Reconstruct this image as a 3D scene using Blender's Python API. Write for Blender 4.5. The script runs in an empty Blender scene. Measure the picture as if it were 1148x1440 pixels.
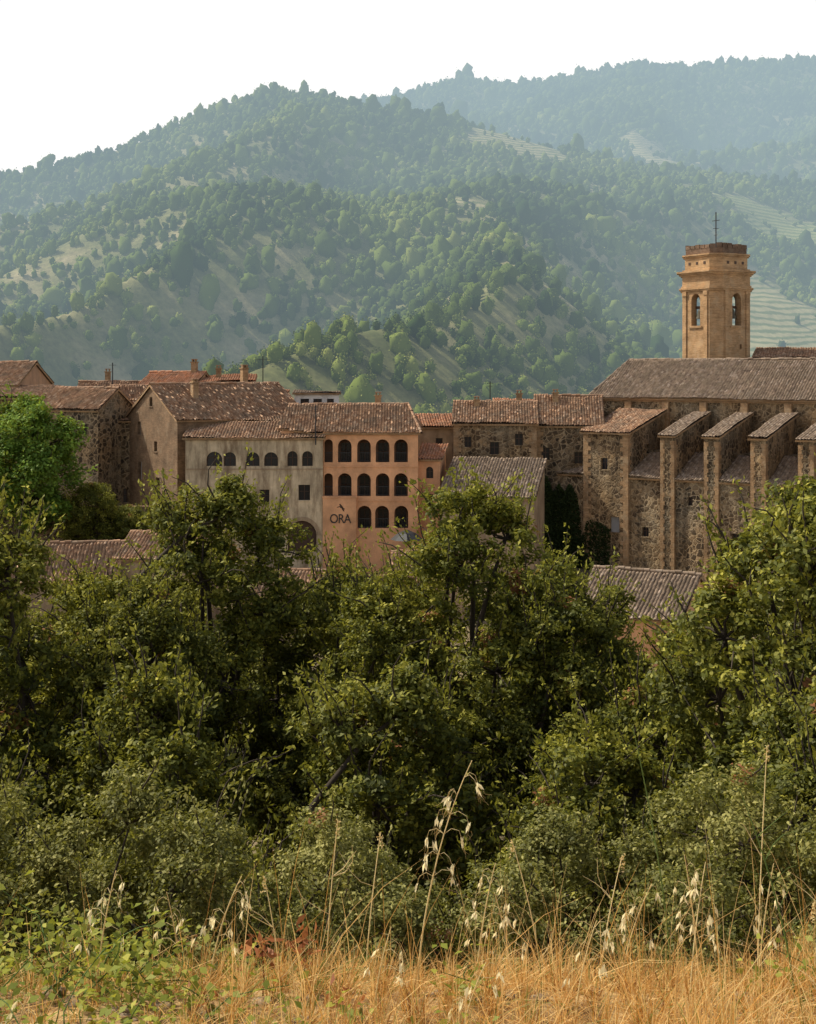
import bpy, math, random
import numpy as np
from mathutils import Vector, Matrix
from mathutils.geometry import tessellate_polygon
R0=np.random.default_rng(7)
scene=bpy.context.scene
COL=scene.collection
# ---------------------------------------------------------------- helpers
def link(o,parent=None):
    COL.objects.link(o)
    if parent is not None: o.parent=parent
    return o
def mesh_np(name,V,polys,mats,attrs=None,uv=None,smooth=False):
    me=bpy.data.meshes.new(name)
    V=np.asarray(V,dtype=np.float32)
    me.vertices.add(len(V)); me.vertices.foreach_set('co',V.ravel())
    starts=[];loops=[];mi=[];s=0
    for F,m in polys:
        F=np.asarray(F,dtype=np.int32)
        if len(F)==0: continue
        n,k=F.shape
        starts.append(s+np.arange(n)*k); loops.append(F.ravel())
        mi.append(np.broadcast_to(np.asarray(m),(n,)).copy()); s+=n*k
    starts=np.concatenate(starts).astype(np.int32);loops=np.concatenate(loops).astype(np.int32);mi=np.concatenate(mi).astype(np.int32)
    me.loops.add(len(loops)); me.loops.foreach_set('vertex_index',loops)
    me.polygons.add(len(starts)); me.polygons.foreach_set('loop_start',starts)
    for m in mats: me.materials.append(m)
    me.polygons.foreach_set('material_index',mi)
    me.update(calc_edges=True)
    if smooth: me.polygons.foreach_set('use_smooth',np.ones(len(starts),dtype=bool))
    if attrs:
        for k,a in attrs.items():
            at=me.attributes.new(k,'FLOAT','POINT'); at.data.foreach_set('value',np.asarray(a,dtype=np.float32))
    if uv is not None:
        l=me.uv_layers.new(name='UVMap'); l.data.foreach_set('uv',np.asarray(uv,dtype=np.float32)[loops].ravel())
    return me
def empty(name,loc=(0,0,0),rot=0):
    o=bpy.data.objects.new(name,None); o.location=loc; o.rotation_euler=(0,0,rot); link(o); return o
_P=R0.random((512,512))
def vnoise(x,y):
    xi=np.floor(x).astype(int);yi=np.floor(y).astype(int);fx=x-xi;fy=y-yi
    fx=fx*fx*(3-2*fx);fy=fy*fy*(3-2*fy)
    a=_P[xi%512,yi%512];b=_P[(xi+1)%512,yi%512];c=_P[xi%512,(yi+1)%512];d=_P[(xi+1)%512,(yi+1)%512]
    return (a*(1-fx)+b*fx)*(1-fy)+(c*(1-fx)+d*fx)*fy
def fbm(x,y,o=4):
    s=0;a=.5;t=0
    for i in range(o):
        s=s+a*vnoise(x+i*37.1,y+i*91.7);t+=a;a*=.5;x=x*2.03;y=y*2.03
    return s/t
# ---------------------------------------------------------------- materials
class N:
    def __init__(s,name):
        s.m=bpy.data.materials.new(name); s.m.use_nodes=True; s.t=s.m.node_tree; s.t.nodes.clear()
        s.out=s.t.nodes.new('ShaderNodeOutputMaterial')
    def n(s,typ,ins=None,**kw):
        nd=s.t.nodes.new('ShaderNode'+typ)
        for k,v in kw.items(): setattr(nd,k,v)
        if ins:
            for k,v in ins.items():
                if hasattr(v,'is_output'): s.t.links.new(v,nd.inputs[k])
                else: nd.inputs[k].default_value=v
        return nd
    def math(s,op,a,b=0.0,c=None,clamp=False):
        i={0:a,1:b}
        if c is not None: i[2]=c
        return s.n('Math',i,operation=op,use_clamp=clamp).outputs[0]
    def mix(s,f,a,b,bt='MIX'):
        nd=s.n('Mix',None,data_type='RGBA',blend_type=bt)
        for k,v in ((0,f),(6,a),(7,b)):
            if hasattr(v,'is_output'): s.t.links.new(v,nd.inputs[k])
            else: nd.inputs[k].default_value=v if k==0 else (*v,1)
        return nd.outputs[2]
    def ramp(s,f,stops,interp='LINEAR'):
        nd=s.n('ValToRGB',{0:f}); cr=nd.color_ramp; cr.interpolation=interp
        while len(cr.elements)<len(stops): cr.elements.new(.5)
        for e,(p,c) in zip(cr.elements,stops):
            e.position=p; e.color=(*c,1) if not isinstance(c,(int,float)) else (c,c,c,1)
        return nd.outputs[0]
    def noise(s,vec,scale,detail=4,rough=.55,dist=0):
        return s.n('TexNoise',{'Vector':vec,'Scale':scale,'Detail':detail,'Roughness':rough,'Distortion':dist}).outputs[0]
    def obj(s): return s.n('TexCoord').outputs['Object']
    def bump(s,h,strength=.5,dist=.05):
        return s.n('Bump',{'Height':h,'Strength':strength,'Distance':dist}).outputs[0]
    def prin(s,col,rough=.9,normal=None,spec=.3):
        i={'Base Color':col if hasattr(col,'is_output') else (*col,1),'Roughness':rough,'Specular IOR Level':spec}
        if normal is not None: i['Normal']=normal
        return s.n('BsdfPrincipled',i).outputs[0]
    def end(s,sh): s.t.links.new(sh,s.out.inputs[0]); return s.m
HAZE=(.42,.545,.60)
def haze(m,sh,L=980.,d0=130.):  # aerial haze painted into the material as emission growing with distance
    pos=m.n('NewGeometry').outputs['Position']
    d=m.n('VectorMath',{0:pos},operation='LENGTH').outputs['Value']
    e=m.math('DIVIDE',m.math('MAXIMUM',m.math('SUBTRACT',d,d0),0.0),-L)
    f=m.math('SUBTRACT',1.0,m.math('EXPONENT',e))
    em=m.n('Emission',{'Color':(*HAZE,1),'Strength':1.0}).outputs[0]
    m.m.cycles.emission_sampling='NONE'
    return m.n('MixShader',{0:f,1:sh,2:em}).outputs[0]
def mat_plain(name,c,r=.8,spec=.3):
    m=N(name); v=m.obj(); n=m.noise(v,3.0)
    col=m.mix(n,[k*.8 for k in c],[min(1,k*1.2) for k in c])
    return m.end(m.prin(col,r,spec=spec))
def mat_rubble(name,dark,light,mortar,scale=2.6,plaster=.5):
    m=N(name); v=m.obj()
    w=m.n('VectorMath',{0:v,1:m.n('VectorMath',{0:m.n('TexNoise',{'Vector':v,'Scale':2.0}).outputs[1],3:.35},operation='SCALE').outputs[0]},operation='ADD').outputs[0]
    vo=m.n('TexVoronoi',{'Vector':w,'Scale':scale}); ed=m.n('TexVoronoi',{'Vector':w,'Scale':scale},feature='DISTANCE_TO_EDGE')
    rnd=m.n('SeparateColor',{0:vo.outputs['Color']}).outputs[0]
    c=m.ramp(rnd,[(0,dark),(.5,[a*.7+b*.3 for a,b in zip(dark,light)]),(.8,light),(1,[min(1,b*1.35) for b in light])])
    e=m.ramp(ed.outputs[0],[(0.04,0.0),(.16,1.0)])
    patch=m.ramp(m.noise(v,.3,6,.65),[(.49,0.0),(.58,1.0)])
    c=m.mix(e,mortar,c)
    c=m.mix(m.math('MULTIPLY',patch,plaster),c,mortar)
    st=m.ramp(m.noise(m.n('Mapping',{'Vector':v,'Scale':(1,1,.18)}).outputs[0],.7,6,.7),[(.36,.36),(.62,1.15)])
    c=m.mix(.9,c,st,'MULTIPLY')
    ti=m.ramp(m.noise(v,.16,4,.6),[(.38,(1.,.86,.68)),(.62,(.84,.87,.88))])
    c=m.mix(.85,c,ti,'MULTIPLY')
    return m.end(m.prin(c,.95,m.bump(m.math('ADD',e,m.noise(v,14)),1.,.12)))
def mat_brick(name,c1,c2,mortar,st0=.45):
    m=N(name); v=m.obj(); s=m.n('SeparateXYZ',{0:v})
    u=m.math('ADD',s.outputs[0],s.outputs[1])
    vv=m.n('CombineXYZ',{0:u,1:s.outputs[2]}).outputs[0]
    b=m.n('TexBrick',{'Vector':vv,'Color1':(*c1,1),'Color2':(*c2,1),'Mortar':(*mortar,1),'Scale':1.0,'Mortar Size':.014,'Brick Width':.3,'Row Height':.09,'Bias':0.0})
    c=b.outputs[0]
    st=m.ramp(m.noise(v,.6,7,.72),[(.3,st0),(.66,1.18)])
    c=m.mix(.95,c,st,'MULTIPLY')
    st2=m.ramp(m.noise(m.n('Mapping',{'Vector':v,'Scale':(.6,.6,6.)}).outputs[0],1.6,4,.6),[(.35,.72),(.65,1.12)])
    c=m.mix(.8,c,st2,'MULTIPLY')
    c=m.mix(m.ramp(m.noise(v,1.1,6,.7),[(.52,0.),(.6,.55)]),c,mortar)
    return m.end(m.prin(c,.95,m.bump(m.math('ADD',m.math('MULTIPLY',b.outputs[1],-1.0),m.noise(v,6,6,.7)),.9,.06)))
def mat_stucco(name,c,stain,amt=.8):
    m=N(name); v=m.obj()
    st=m.noise(m.n('Mapping',{'Vector':v,'Scale':(1,1,.22)}).outputs[0],.9,7,.72)
    f=m.ramp(st,[(.44,0.),(.60,amt)])
    f2=m.ramp(m.noise(v,.35,6,.68),[(.38,.68),(.65,1.1)])
    cc=m.mix(f,c,stain); cc=m.mix(1.,cc,f2,'MULTIPLY')
    return m.end(m.prin(cc,.92,m.bump(m.noise(v,5,6),.5,.05)))
def mat_tile(name,cs):
    m=N(name); uv=m.n('UVMap').outputs[0]; s=m.n('SeparateXYZ',{0:uv})
    iu=m.math('FLOOR',m.math('DIVIDE',s.outputs[0],.27)); iv=m.math('FLOOR',m.math('DIVIDE',s.outputs[1],.42))
    wn=m.n('TexWhiteNoise',{'Vector':m.n('CombineXYZ',{0:iu,1:iv}).outputs[0]}).outputs['Value']
    c=m.ramp(wn,[(i/(len(cs)-1),k) for i,k in enumerate(cs)])
    lich=m.ramp(m.noise(uv,.5,6,.7),[(.45,0.),(.6,.65)])
    c=m.mix(lich,c,(.21,.155,.105))
    c=m.mix(.8,c,m.ramp(m.noise(uv,4.,4),[(.3,.5),(.7,1.2)]),'MULTIPLY')
    return m.end(m.prin(c,.9,m.bump(m.noise(uv,30),.3,.02)))
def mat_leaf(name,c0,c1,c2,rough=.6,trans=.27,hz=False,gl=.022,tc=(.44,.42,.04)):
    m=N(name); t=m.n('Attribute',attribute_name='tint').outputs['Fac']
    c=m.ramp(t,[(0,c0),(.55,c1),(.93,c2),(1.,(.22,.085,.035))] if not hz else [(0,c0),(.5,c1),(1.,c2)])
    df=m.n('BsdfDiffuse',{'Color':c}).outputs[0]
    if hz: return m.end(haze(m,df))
    tr=m.n('BsdfTranslucent',{'Color':m.mix(.5,c,tc)}).outputs[0]
    sh=m.n('MixShader',{0:trans,1:df,2:tr}).outputs[0]
    g=m.n('BsdfGlossy',{'Color':(1,.97,.75,1),'Roughness':rough}).outputs[0]
    return m.end(m.n('MixShader',{0:gl,1:sh,2:g}).outputs[0])
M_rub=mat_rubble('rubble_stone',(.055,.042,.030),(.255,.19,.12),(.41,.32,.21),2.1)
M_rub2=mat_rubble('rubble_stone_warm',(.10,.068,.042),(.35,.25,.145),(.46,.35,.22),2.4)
M_brick=mat_brick('old_brick',(.42,.23,.10),(.52,.31,.15),(.42,.31,.19))
M_brickd=mat_brick('dark_brick',(.22,.125,.065),(.31,.185,.10),(.28,.205,.13),.35)
M_tow=mat_brick('tower_brick',(.48,.265,.115),(.62,.365,.17),(.48,.34,.2),.5)
M_par=mat_brick('worn_parapet_brick',(.17,.095,.055),(.25,.145,.085),(.22,.16,.11),.4)
M_or=mat_stucco('terracotta_stucco',(.78,.415,.21),(.66,.35,.19),.45)
M_wh=mat_stucco('aged_whitewash',(.64,.51,.33),(.28,.20,.12),.95)
M_be=mat_stucco('beige_plaster',(.45,.33,.205),(.26,.18,.11))
M_pk=mat_stucco('pinkish_plaster',(.46,.28,.165),(.30,.19,.12))
M_white=mat_stucco('white_paint',(.8,.8,.77),(.6,.6,.57),.4)
M_tile=mat_tile('clay_tiles',[(.22,.115,.065),(.38,.21,.115),(.50,.30,.175),(.28,.15,.085),(.60,.41,.27)])
M_tilg=mat_tile('grey_clay_tiles',[(.165,.115,.08),(.28,.20,.14),(.37,.27,.185),(.20,.14,.095),(.45,.35,.265)])
M_tilo=mat_tile('orange_clay_tiles',[(.45,.18,.08),(.58,.26,.13),(.5,.24,.14),(.62,.33,.19)])
M_glass=mat_plain('dark_glass',(.018,.018,.02),.2,.4)
M_wood=mat_plain('dark_wood',(.07,.04,.025),.7)
M_grey=mat_plain('grey_shutter',(.28,.27,.26),.7)
M_iron=mat_plain('iron',(.03,.03,.03),.5)
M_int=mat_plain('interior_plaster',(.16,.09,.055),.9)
M_bronze=mat_plain('bronze',(.07,.06,.035),.5)
M_bark=mat_plain('bark',(.05,.038,.026),.95)
M_oak=mat_leaf('oak_leaves',(.022,.032,.005),(.105,.117,.014),(.36,.33,.05))
M_bush=mat_leaf('bush_leaves',(.035,.044,.010),(.145,.145,.034),(.36,.33,.10))
M_bright=mat_leaf('bright_leaves',(.035,.08,.008),(.09,.18,.018),(.20,.31,.035))
M_ivy=mat_leaf('ivy_leaves',(.008,.015,.004),(.015,.028,.008),(.03,.045,.012),trans=.1,gl=.01)
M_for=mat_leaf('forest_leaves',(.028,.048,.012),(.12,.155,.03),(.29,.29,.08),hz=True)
def mat_blade(name,stops,trans=.4):
    m=N(name); t=m.n('Attribute',attribute_name='tint').outputs['Fac']
    c=m.ramp(t,stops); p=m.prin(c,.6,spec=.3); tr=m.n('BsdfTranslucent',{'Color':c}).outputs[0]
    return m.end(m.n('MixShader',{0:trans,1:p,2:tr}).outputs[0])
M_grass=mat_blade('dry_grass',[(0,(.26,.11,.03)),(.35,(.66,.36,.09)),(.8,(.92,.68,.30)),(1,(.22,.26,.05))])
M_oats=mat_blade('oat_straw',[(0,(.55,.38,.12)),(1,(.92,.82,.50))])
M_gstem=mat_blade('green_stem',[(0,(.08,.15,.03)),(1,(.2,.28,.07))])
M_rust=mat_blade('dead_leaf',[(0,(.24,.08,.025)),(1,(.45,.18,.06))])
M_bram=mat_leaf('bramble_leaves',(.06,.10,.012),(.18,.22,.025),(.40,.38,.06),trans=.4)
def mat_terrain():
    m=N('terrain_soil'); g=m.n('NewGeometry').outputs['Position']; s=m.n('SeparateXYZ',{0:g})
    fa=m.n('Attribute',attribute_name='field').outputs['Fac']; gr=m.n('Attribute',attribute_name='greenf').outputs['Fac']
    n1=m.noise(g,.03,6,.6); n2=m.noise(g,.5,5,.6)
    c=m.ramp(n1,[(.35,(.10,.11,.035)),(.52,(.19,.18,.07)),(.68,(.34,.28,.15))])
    c=m.mix(.7,c,m.ramp(n2,[(.3,.45),(.7,1.25)]),'MULTIPLY')
    st=m.math('SINE',m.math('MULTIPLY',m.math('ADD',s.outputs[2],m.math('MULTIPLY',n1,9.)),2*math.pi/2.9))
    stc=m.ramp(m.math('MULTIPLY_ADD',st,.5,.5),[(.15,(.13,.14,.05)),(.6,(.38,.31,.17))])
    stg=m.ramp(m.math('MULTIPLY_ADD',st,.5,.5),[(.2,(.13,.165,.04)),(.7,(.26,.27,.09))])
    fc=m.mix(.6,m.mix(gr,stc,stg),m.ramp(m.noise(g,.25,5,.65),[(.3,.5),(.65,1.2)]),'MULTIPLY')
    c=m.mix(fa,c,fc)
    vil=m.math('LESS_THAN',s.outputs[1],150.0)
    c=m.mix(vil,c,m.ramp(n2,[(.35,(.10,.08,.045)),(.65,(.24,.18,.10))]))
    near=m.math('LESS_THAN',s.outputs[1],7.0)
    c=m.mix(near,c,m.ramp(m.noise(g,9.,5),[(.35,(.16,.09,.04)),(.65,(.50,.34,.15))]))
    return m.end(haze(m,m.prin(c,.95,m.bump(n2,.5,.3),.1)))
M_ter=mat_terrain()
# ---------------------------------------------------------------- terrain
def pxa(l): return (np.array(l)-574)/1800.
eAx=pxa([-400,0,130,200,270,320,390,450,500,600,700,800,900,1148,1500]); eAy=np.array([.14,.158,.172,.186,.203,.212,.222,.219,.213,.205,.192,.176,.163,.15,.14])-.006
eBx=pxa([-400,0,400,500,560,650,720,790,870,1000,1148,1500]); eBy=np.array([.11,.14,.195,.212,.2167,.232,.2239,.2306,.239,.2417,.2445,.24])-.004
FIELDS=[(70,868,36,40,.3),(228,1200,24,85,.1),(232,770,50,42,.9),(172,560,36,105,.35),(-24,222,10,16,.0),(38,400,26,8,.2),(-70,300,18,7,.2),(25,560,22,8,.2),(95,450,14,26,.1)]
def H(x,y):
    x=np.asarray(x,dtype=float);y=np.asarray(y,dtype=float)
    zn=np.interp(y,[-12,0,4.0,5.2,22,38,60,105,170],[-1.5,-1.6,-1.93,-2.5,-10.8,-17,-20,-20,-17])
    zn=zn+(fbm(x*.9,y*.9,3)-.5)*.12*np.clip((8-y)/4,0,1)+(fbm(x*.08,y*.08,3)-.5)*1.5*np.clip((y-10)/20,0,1)
    a=np.clip(x/np.maximum(y,60),-.8,.8)
    HA=np.interp(a,eAx,eAy)*900; HB=np.interp(a,eBx,eBy)*1650
    tA=np.clip((y-170)/730,0,1); tB=np.clip((y-700)/950,0,1)
    zA=np.where(y<900,-17+(HA+17)*tA**1.15,HA-.35*(y-900))
    zB=np.where(y<1650,-17+(HB+17)*tB**.9,HB-.3*(y-1650))
    def rid(sx,sy,o):
        wx=x+60*fbm(x/200+o,y/200,2); r=1-np.abs(2*fbm((wx*.9-.45*y)/sx+o,(y+.3*x)/sy+o,2)-1); return 1-(1-r)**1.2
    zA=zA-(1-rid(140,420,3.3))*85*np.sin(np.pi*tA**.8)**.8*(y<900)
    zA=zA+(fbm(x/55,y/55,2)-.5)*16*np.sin(np.pi*tA)
    zB=zB-(1-rid(210,520,9.1))*150*np.sin(np.pi*tB)**.8*(y<1650)
    far=np.maximum(zA,zB)
    w=np.clip((y-150)/40,0,1)
    return zn*(1-w)+far*w
def fieldmask(x,y):
    f=np.zeros_like(x);g=np.zeros_like(x)
    for (cx,cy,rx,ry,gr) in FIELDS:
        d=((x-cx)/rx)**2+((y-cy)/ry)**2+(fbm(x/14+cx,y/14,3)-.5)*1.3
        k=np.clip((1.05-d)*4,0,1); f=np.maximum(f,k); g=np.where(k>.1,gr,g)
    return f,g
na,ny=520,620
A=np.linspace(-.95,.95,na); Yl=-10+1.5*(3200/1.5)**(np.linspace(0,1,ny))
AA,YY=np.meshgrid(A,Yl); XX=AA*(YY+11)
ZZ=H(XX,YY); f,g=fieldmask(XX,YY)
idx=np.arange(na*ny).reshape(ny,na)
F=np.stack([idx[:-1,:-1],idx[:-1,1:],idx[1:,1:],idx[1:,:-1]],-1).reshape(-1,4)
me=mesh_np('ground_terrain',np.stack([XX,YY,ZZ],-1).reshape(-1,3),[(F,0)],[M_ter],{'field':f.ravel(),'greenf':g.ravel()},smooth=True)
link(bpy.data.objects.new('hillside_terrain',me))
# ---------------------------------------------------------------- foliage primitives
def norm(v): return v/np.maximum(np.linalg.norm(v,axis=-1,keepdims=True),1e-9)
def leaf_quads(C,Nn,l,w,rng,fold=.15,T=None):
    n=len(C); r=rng.normal(size=(n,3)) if T is None else T
    t=norm(r-(r*Nn).sum(1,keepdims=True)*Nn); b=np.cross(Nn,t)
    l=np.broadcast_to(l,(n,))[:,None]; w=np.broadcast_to(w,(n,))[:,None]
    V=np.stack([C-t*l*.5,C+b*w*.5+Nn*w*fold,C+t*l*.5,C-b*w*.5+Nn*w*fold],1).reshape(-1,3)
    return V,np.arange(4*n).reshape(n,4)
def tube(P,r,k=6):
    P=np.asarray(P,float);n=len(P);T=norm(np.gradient(P,axis=0))
    ref=np.array([.3,.9,.2]); U=norm(np.cross(T,ref));W=np.cross(T,U)
    a=np.arange(k)*2*np.pi/k; r=np.asarray(r)[:,None,None]
    V=P[:,None]+r*(np.cos(a)[None,:,None]*U[:,None]+np.sin(a)[None,:,None]*W[:,None])
    i=np.arange(n-1)[:,None]*k; j=np.arange(k)[None]
    F=np.stack([i+j,i+(j+1)%k,i+k+(j+1)%k,i+k+j],-1).reshape(-1,4)
    return V.reshape(-1,3),F
def bend(a,b,rng,amt=.15,n=5):
    a=np.array(a,float);b=np.array(b,float);t=np.linspace(0,1,n)[:,None]
    off=rng.normal(size=3)*np.linalg.norm(b-a)*amt
    P=a*(1-t)+b*t+off*np.sin(np.pi*t); return P+rng.normal(size=P.shape)*.015*np.linalg.norm(b-a)*(np.sin(np.pi*t))
class Acc:
    def __init__(s): s.V=[];s.P=[];s.t=[];s.n=0
    def add(s,V,F,m,tint=0.):
        s.V.append(V);s.P.append((F+s.n,m));s.t.append(np.broadcast_to(tint,(len(V),)));s.n+=len(V)
    def mesh(s,name,mats): return mesh_np(name,np.concatenate(s.V),s.P,mats,{'tint':np.concatenate(s.t)})
def make_tree(name,seed,Ht,Rr,base,nl,ncl,nlv,leaf,mats,clr=(.15,.28),sprigs=60,brown=.01,trunk_r=.16,squash=1.,spire=1.):
    rng=np.random.default_rng(seed); A=Acc()
    fork=np.array([rng.normal()*.2,rng.normal()*.2,Ht*.3])
    A.add(*tube(bend((0,0,-.5),fork,rng,.06),np.linspace(trunk_r,trunk_r*.75,5),8),0)
    lob=[]
    for i in range(nl):
        h=(i+.5)/nl; ang=i*2.4+rng.random()*.8
        rad=Rr*rng.uniform(.28,.44)*(1-.35*spire*h**1.5)
        prof=(1-h)**.5*.85+.14 if spire else np.sin(np.pi*(.18+.72*(1-h)))**.7
        if h<.3: prof=.85
        rr=(Rr-rad)*prof*rng.uniform(.65,1.15)*(.15 if i==nl-1 else 1)
        z=base+rad*.6+(Ht-base-rad*1.3)*h
        lob.append((np.array([math.cos(ang)*rr,math.sin(ang)*rr,z]),rad))
    CC=[];CR=[];DD=[];TT=[]
    for c,rad in lob:
        P=bend(fork,c,rng,.12,6); A.add(*tube(P,np.linspace(trunk_r*.5,trunk_r*.16,6),6),0)
        d=norm(rng.normal(size=(ncl,3))+np.array([0,0,.35])+.5*norm(c-np.array([0,0,(base+Ht)/2])))
        rr=rad*rng.uniform(.5,1.25,ncl)
        pos=c+d*rr[:,None]*np.array([1,1,squash])
        lt=rng.normal()*.09
        CC.append(pos);CR.append(rng.uniform(*clr,ncl)*Rr/2.3);DD.append(d);TT.append(rng.normal(size=ncl)*.13+lt+(rng.random(ncl)<brown)*.8)
        for q in pos[:9]: A.add(*tube(bend(c,q,rng,.15,4),np.linspace(trunk_r*.15,trunk_r*.05,4),4),0)
    CC=np.concatenate(CC);CR=np.concatenate(CR);DD=np.concatenate(DD);TT=np.concatenate(TT)
    k=len(CC); ii=np.repeat(np.arange(k),nlv); n=len(ii)
    off=norm(rng.normal(size=(n,3)))*(rng.random(n)**.45)[:,None]
    C=CC[ii]+off*CR[ii][:,None]*np.array([1,1,.75])
    Nn=norm(DD[ii]*.4+off*.5+rng.normal(size=(n,3))*.6+np.array([-.15,.05,.65]))
    L=leaf*rng.uniform(.7,1.3,n)
    V,F=leaf_quads(C,Nn,L,L*.52,rng)
    tint=np.clip(.43+TT[ii]+off[:,2]*.14+rng.normal(size=n)*.19,0,np.where(TT[ii]>.5,1,.92))  # upper leaves of each clump tinted brighter, painting in light from above
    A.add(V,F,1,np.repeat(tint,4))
    for s in range(sprigs):
        j=rng.integers(k); d=norm(DD[j]*.7+np.array([0,0,.8])+rng.normal(size=3)*.35); ln=rng.uniform(.25,.6)*Rr/2.3*1.2
        p0=CC[j]; P=bend(p0,p0+d*ln*1.3,rng,.08,4); A.add(*tube(P,np.array([.010,.008,.006,.003])*Rr/2.3*1.6,4),0)
        m=26; tt=rng.uniform(.25,1.05,m); C=p0+d*(tt*ln*1.3)[:,None]+rng.normal(size=(m,3))*leaf*.55
        Tn=norm(d+rng.normal(size=(m,3))*.7); Nn=norm(np.cross(Tn,rng.normal(size=(m,3))))
        L=leaf*rng.uniform(.7,1.3,m); V,F=leaf_quads(C,Nn,L,L*.48,rng,T=Tn)
        A.add(V,F,1,np.repeat(np.clip(.66+rng.normal(size=m)*.15,0,.92),4))
    return A.mesh(name,mats)
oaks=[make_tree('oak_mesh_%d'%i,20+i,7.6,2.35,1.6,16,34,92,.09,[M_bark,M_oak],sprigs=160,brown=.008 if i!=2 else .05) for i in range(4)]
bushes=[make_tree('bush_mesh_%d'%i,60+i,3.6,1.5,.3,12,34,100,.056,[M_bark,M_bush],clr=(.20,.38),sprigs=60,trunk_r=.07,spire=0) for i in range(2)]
def put(mesh,name,x,y,top,h0,sc,rot,szz=None):
    o=bpy.data.objects.new(name,mesh); s=sc
    o.scale=(s,s,szz or s); o.location=(x,y,top-h0*(szz or s)); o.rotation_euler=(0,0,rot); link(o); return o
T=[(-3.1,22,-1.95,1.0,0),(-1.3,23,-3.6,.92,1),(.95,20.5,-1.9,.95,2),(2.7,23,-3.45,.9,3),(4.75,15.5,-1.45,.95,0),(-6.4,19,-2.3,1.0,1),(-5.4,22,-3.55,.95,2),
   (6.6,19,-2.1,1.05,1),(3.2,17.5,-4.4,.8,1),(-3.2,16,-3.9,.9,3),(-.1,16,-3.8,.9,0),(-5.6,15,-4.0,.85,0),(2.1,14.5,-4.2,.8,2),(4.3,12.6,-3.1,.75,3),
   (-1.6,13,-5.2,.75,1),(4.9,22,-4.6,.8,2),(-8.5,23,-3.3,1.,3),(8.5,15,-1.6,1.,2),(0,27,-4.6,1.,1),(-5,28,-4.9,1.,0),(2.3,19.5,-3.5,.8,1),(-4.2,20,-3.35,.8,3),(-.5,20,-3.4,.75,3)]
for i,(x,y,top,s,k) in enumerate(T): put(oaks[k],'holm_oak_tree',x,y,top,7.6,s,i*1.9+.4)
B=[(-2.3,10.6,-3.45,.8,0),(-.7,10.6,-3.85,.72,1),(-3.9,11,-3.6,.85,1),(1.35,11,-3.9,.72,0),(2.6,10,-3.3,.72,1),(3.9,9.6,-2.7,.75,0),(-1.5,8.9,-4.1,.55,1),(2.0,8.6,-4.0,.5,0),(3.2,8.2,-3.5,.5,1),(.35,8.8,-4.7,.5,0),(-3.,8.6,-4.0,.55,0)]
for i,(x,y,top,s,k) in enumerate(B): put(bushes[k],'evergreen_bush',x,y,top,3.6,s,i*2.3)
vill=[make_tree('village_tree_mesh_%d'%i,90+i,9,4.,1.2,14,34,70,.24,[M_bark,[M_bright,M_oak][i]],clr=(.26,.45),sprigs=40,trunk_r=.25,spire=0) for i in range(2)]
put(vill[0],'mulberry_tree',-33.2,109.5,-3.0,9.0,1.42,1.0,1.35)
for i,(x,y,top,s) in enumerate([(-27.5,111,-10,.7),(-24.6,112,-12,.6),(-18,70,-13.6,.9),(-9,74,-15.2,.9),(-24,76,-14.2,.8),(20,80,-14.5,.8),(-3,55,-13.2,.9),(27,75,-12.5,1.2),(-33,80,-13,1.),(9,60,-13.4,.8),(5,66,-14.2,.8),(-13,66,-13.8,.8)]):
    put(vill[1],'village_tree',x,y,top,9.,s,i*1.3)
# ---------------------------------------------------------------- distant forest
phi=(1+5**.5)/2
ico=norm(np.array([(-1,phi,0),(1,phi,0),(-1,-phi,0),(1,-phi,0),(0,-1,phi),(0,1,phi),(0,-1,-phi),(0,1,-phi),(phi,0,-1),(phi,0,1),(-phi,0,-1),(-phi,0,1)],float))
icoF=np.array([(0,11,5),(0,5,1),(0,1,7),(0,7,10),(0,10,11),(1,5,9),(5,11,4),(11,10,2),(10,7,6),(7,1,8),(3,9,4),(3,4,2),(3,2,6),(3,6,8),(3,8,9),(4,9,5),(2,4,11),(6,2,10),(8,6,7),(9,8,1)])
def subd(V,F):
    V=list(map(tuple,V));c={};out=[]
    def mid(a,b):
        k=(min(a,b),max(a,b))
        if k not in c:
            V.append(tuple(norm(np.array(V[a])+np.array(V[b]))));c[k]=len(V)-1
        return c[k]
    for a,b,d in F:
        x,y,z=mid(a,b),mid(b,d),mid(d,a); out+= [(a,x,z),(b,y,x),(d,z,y),(x,y,z)]
    return np.array(V),np.array(out)
ico1,ico1F=subd(ico,icoF)
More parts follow.
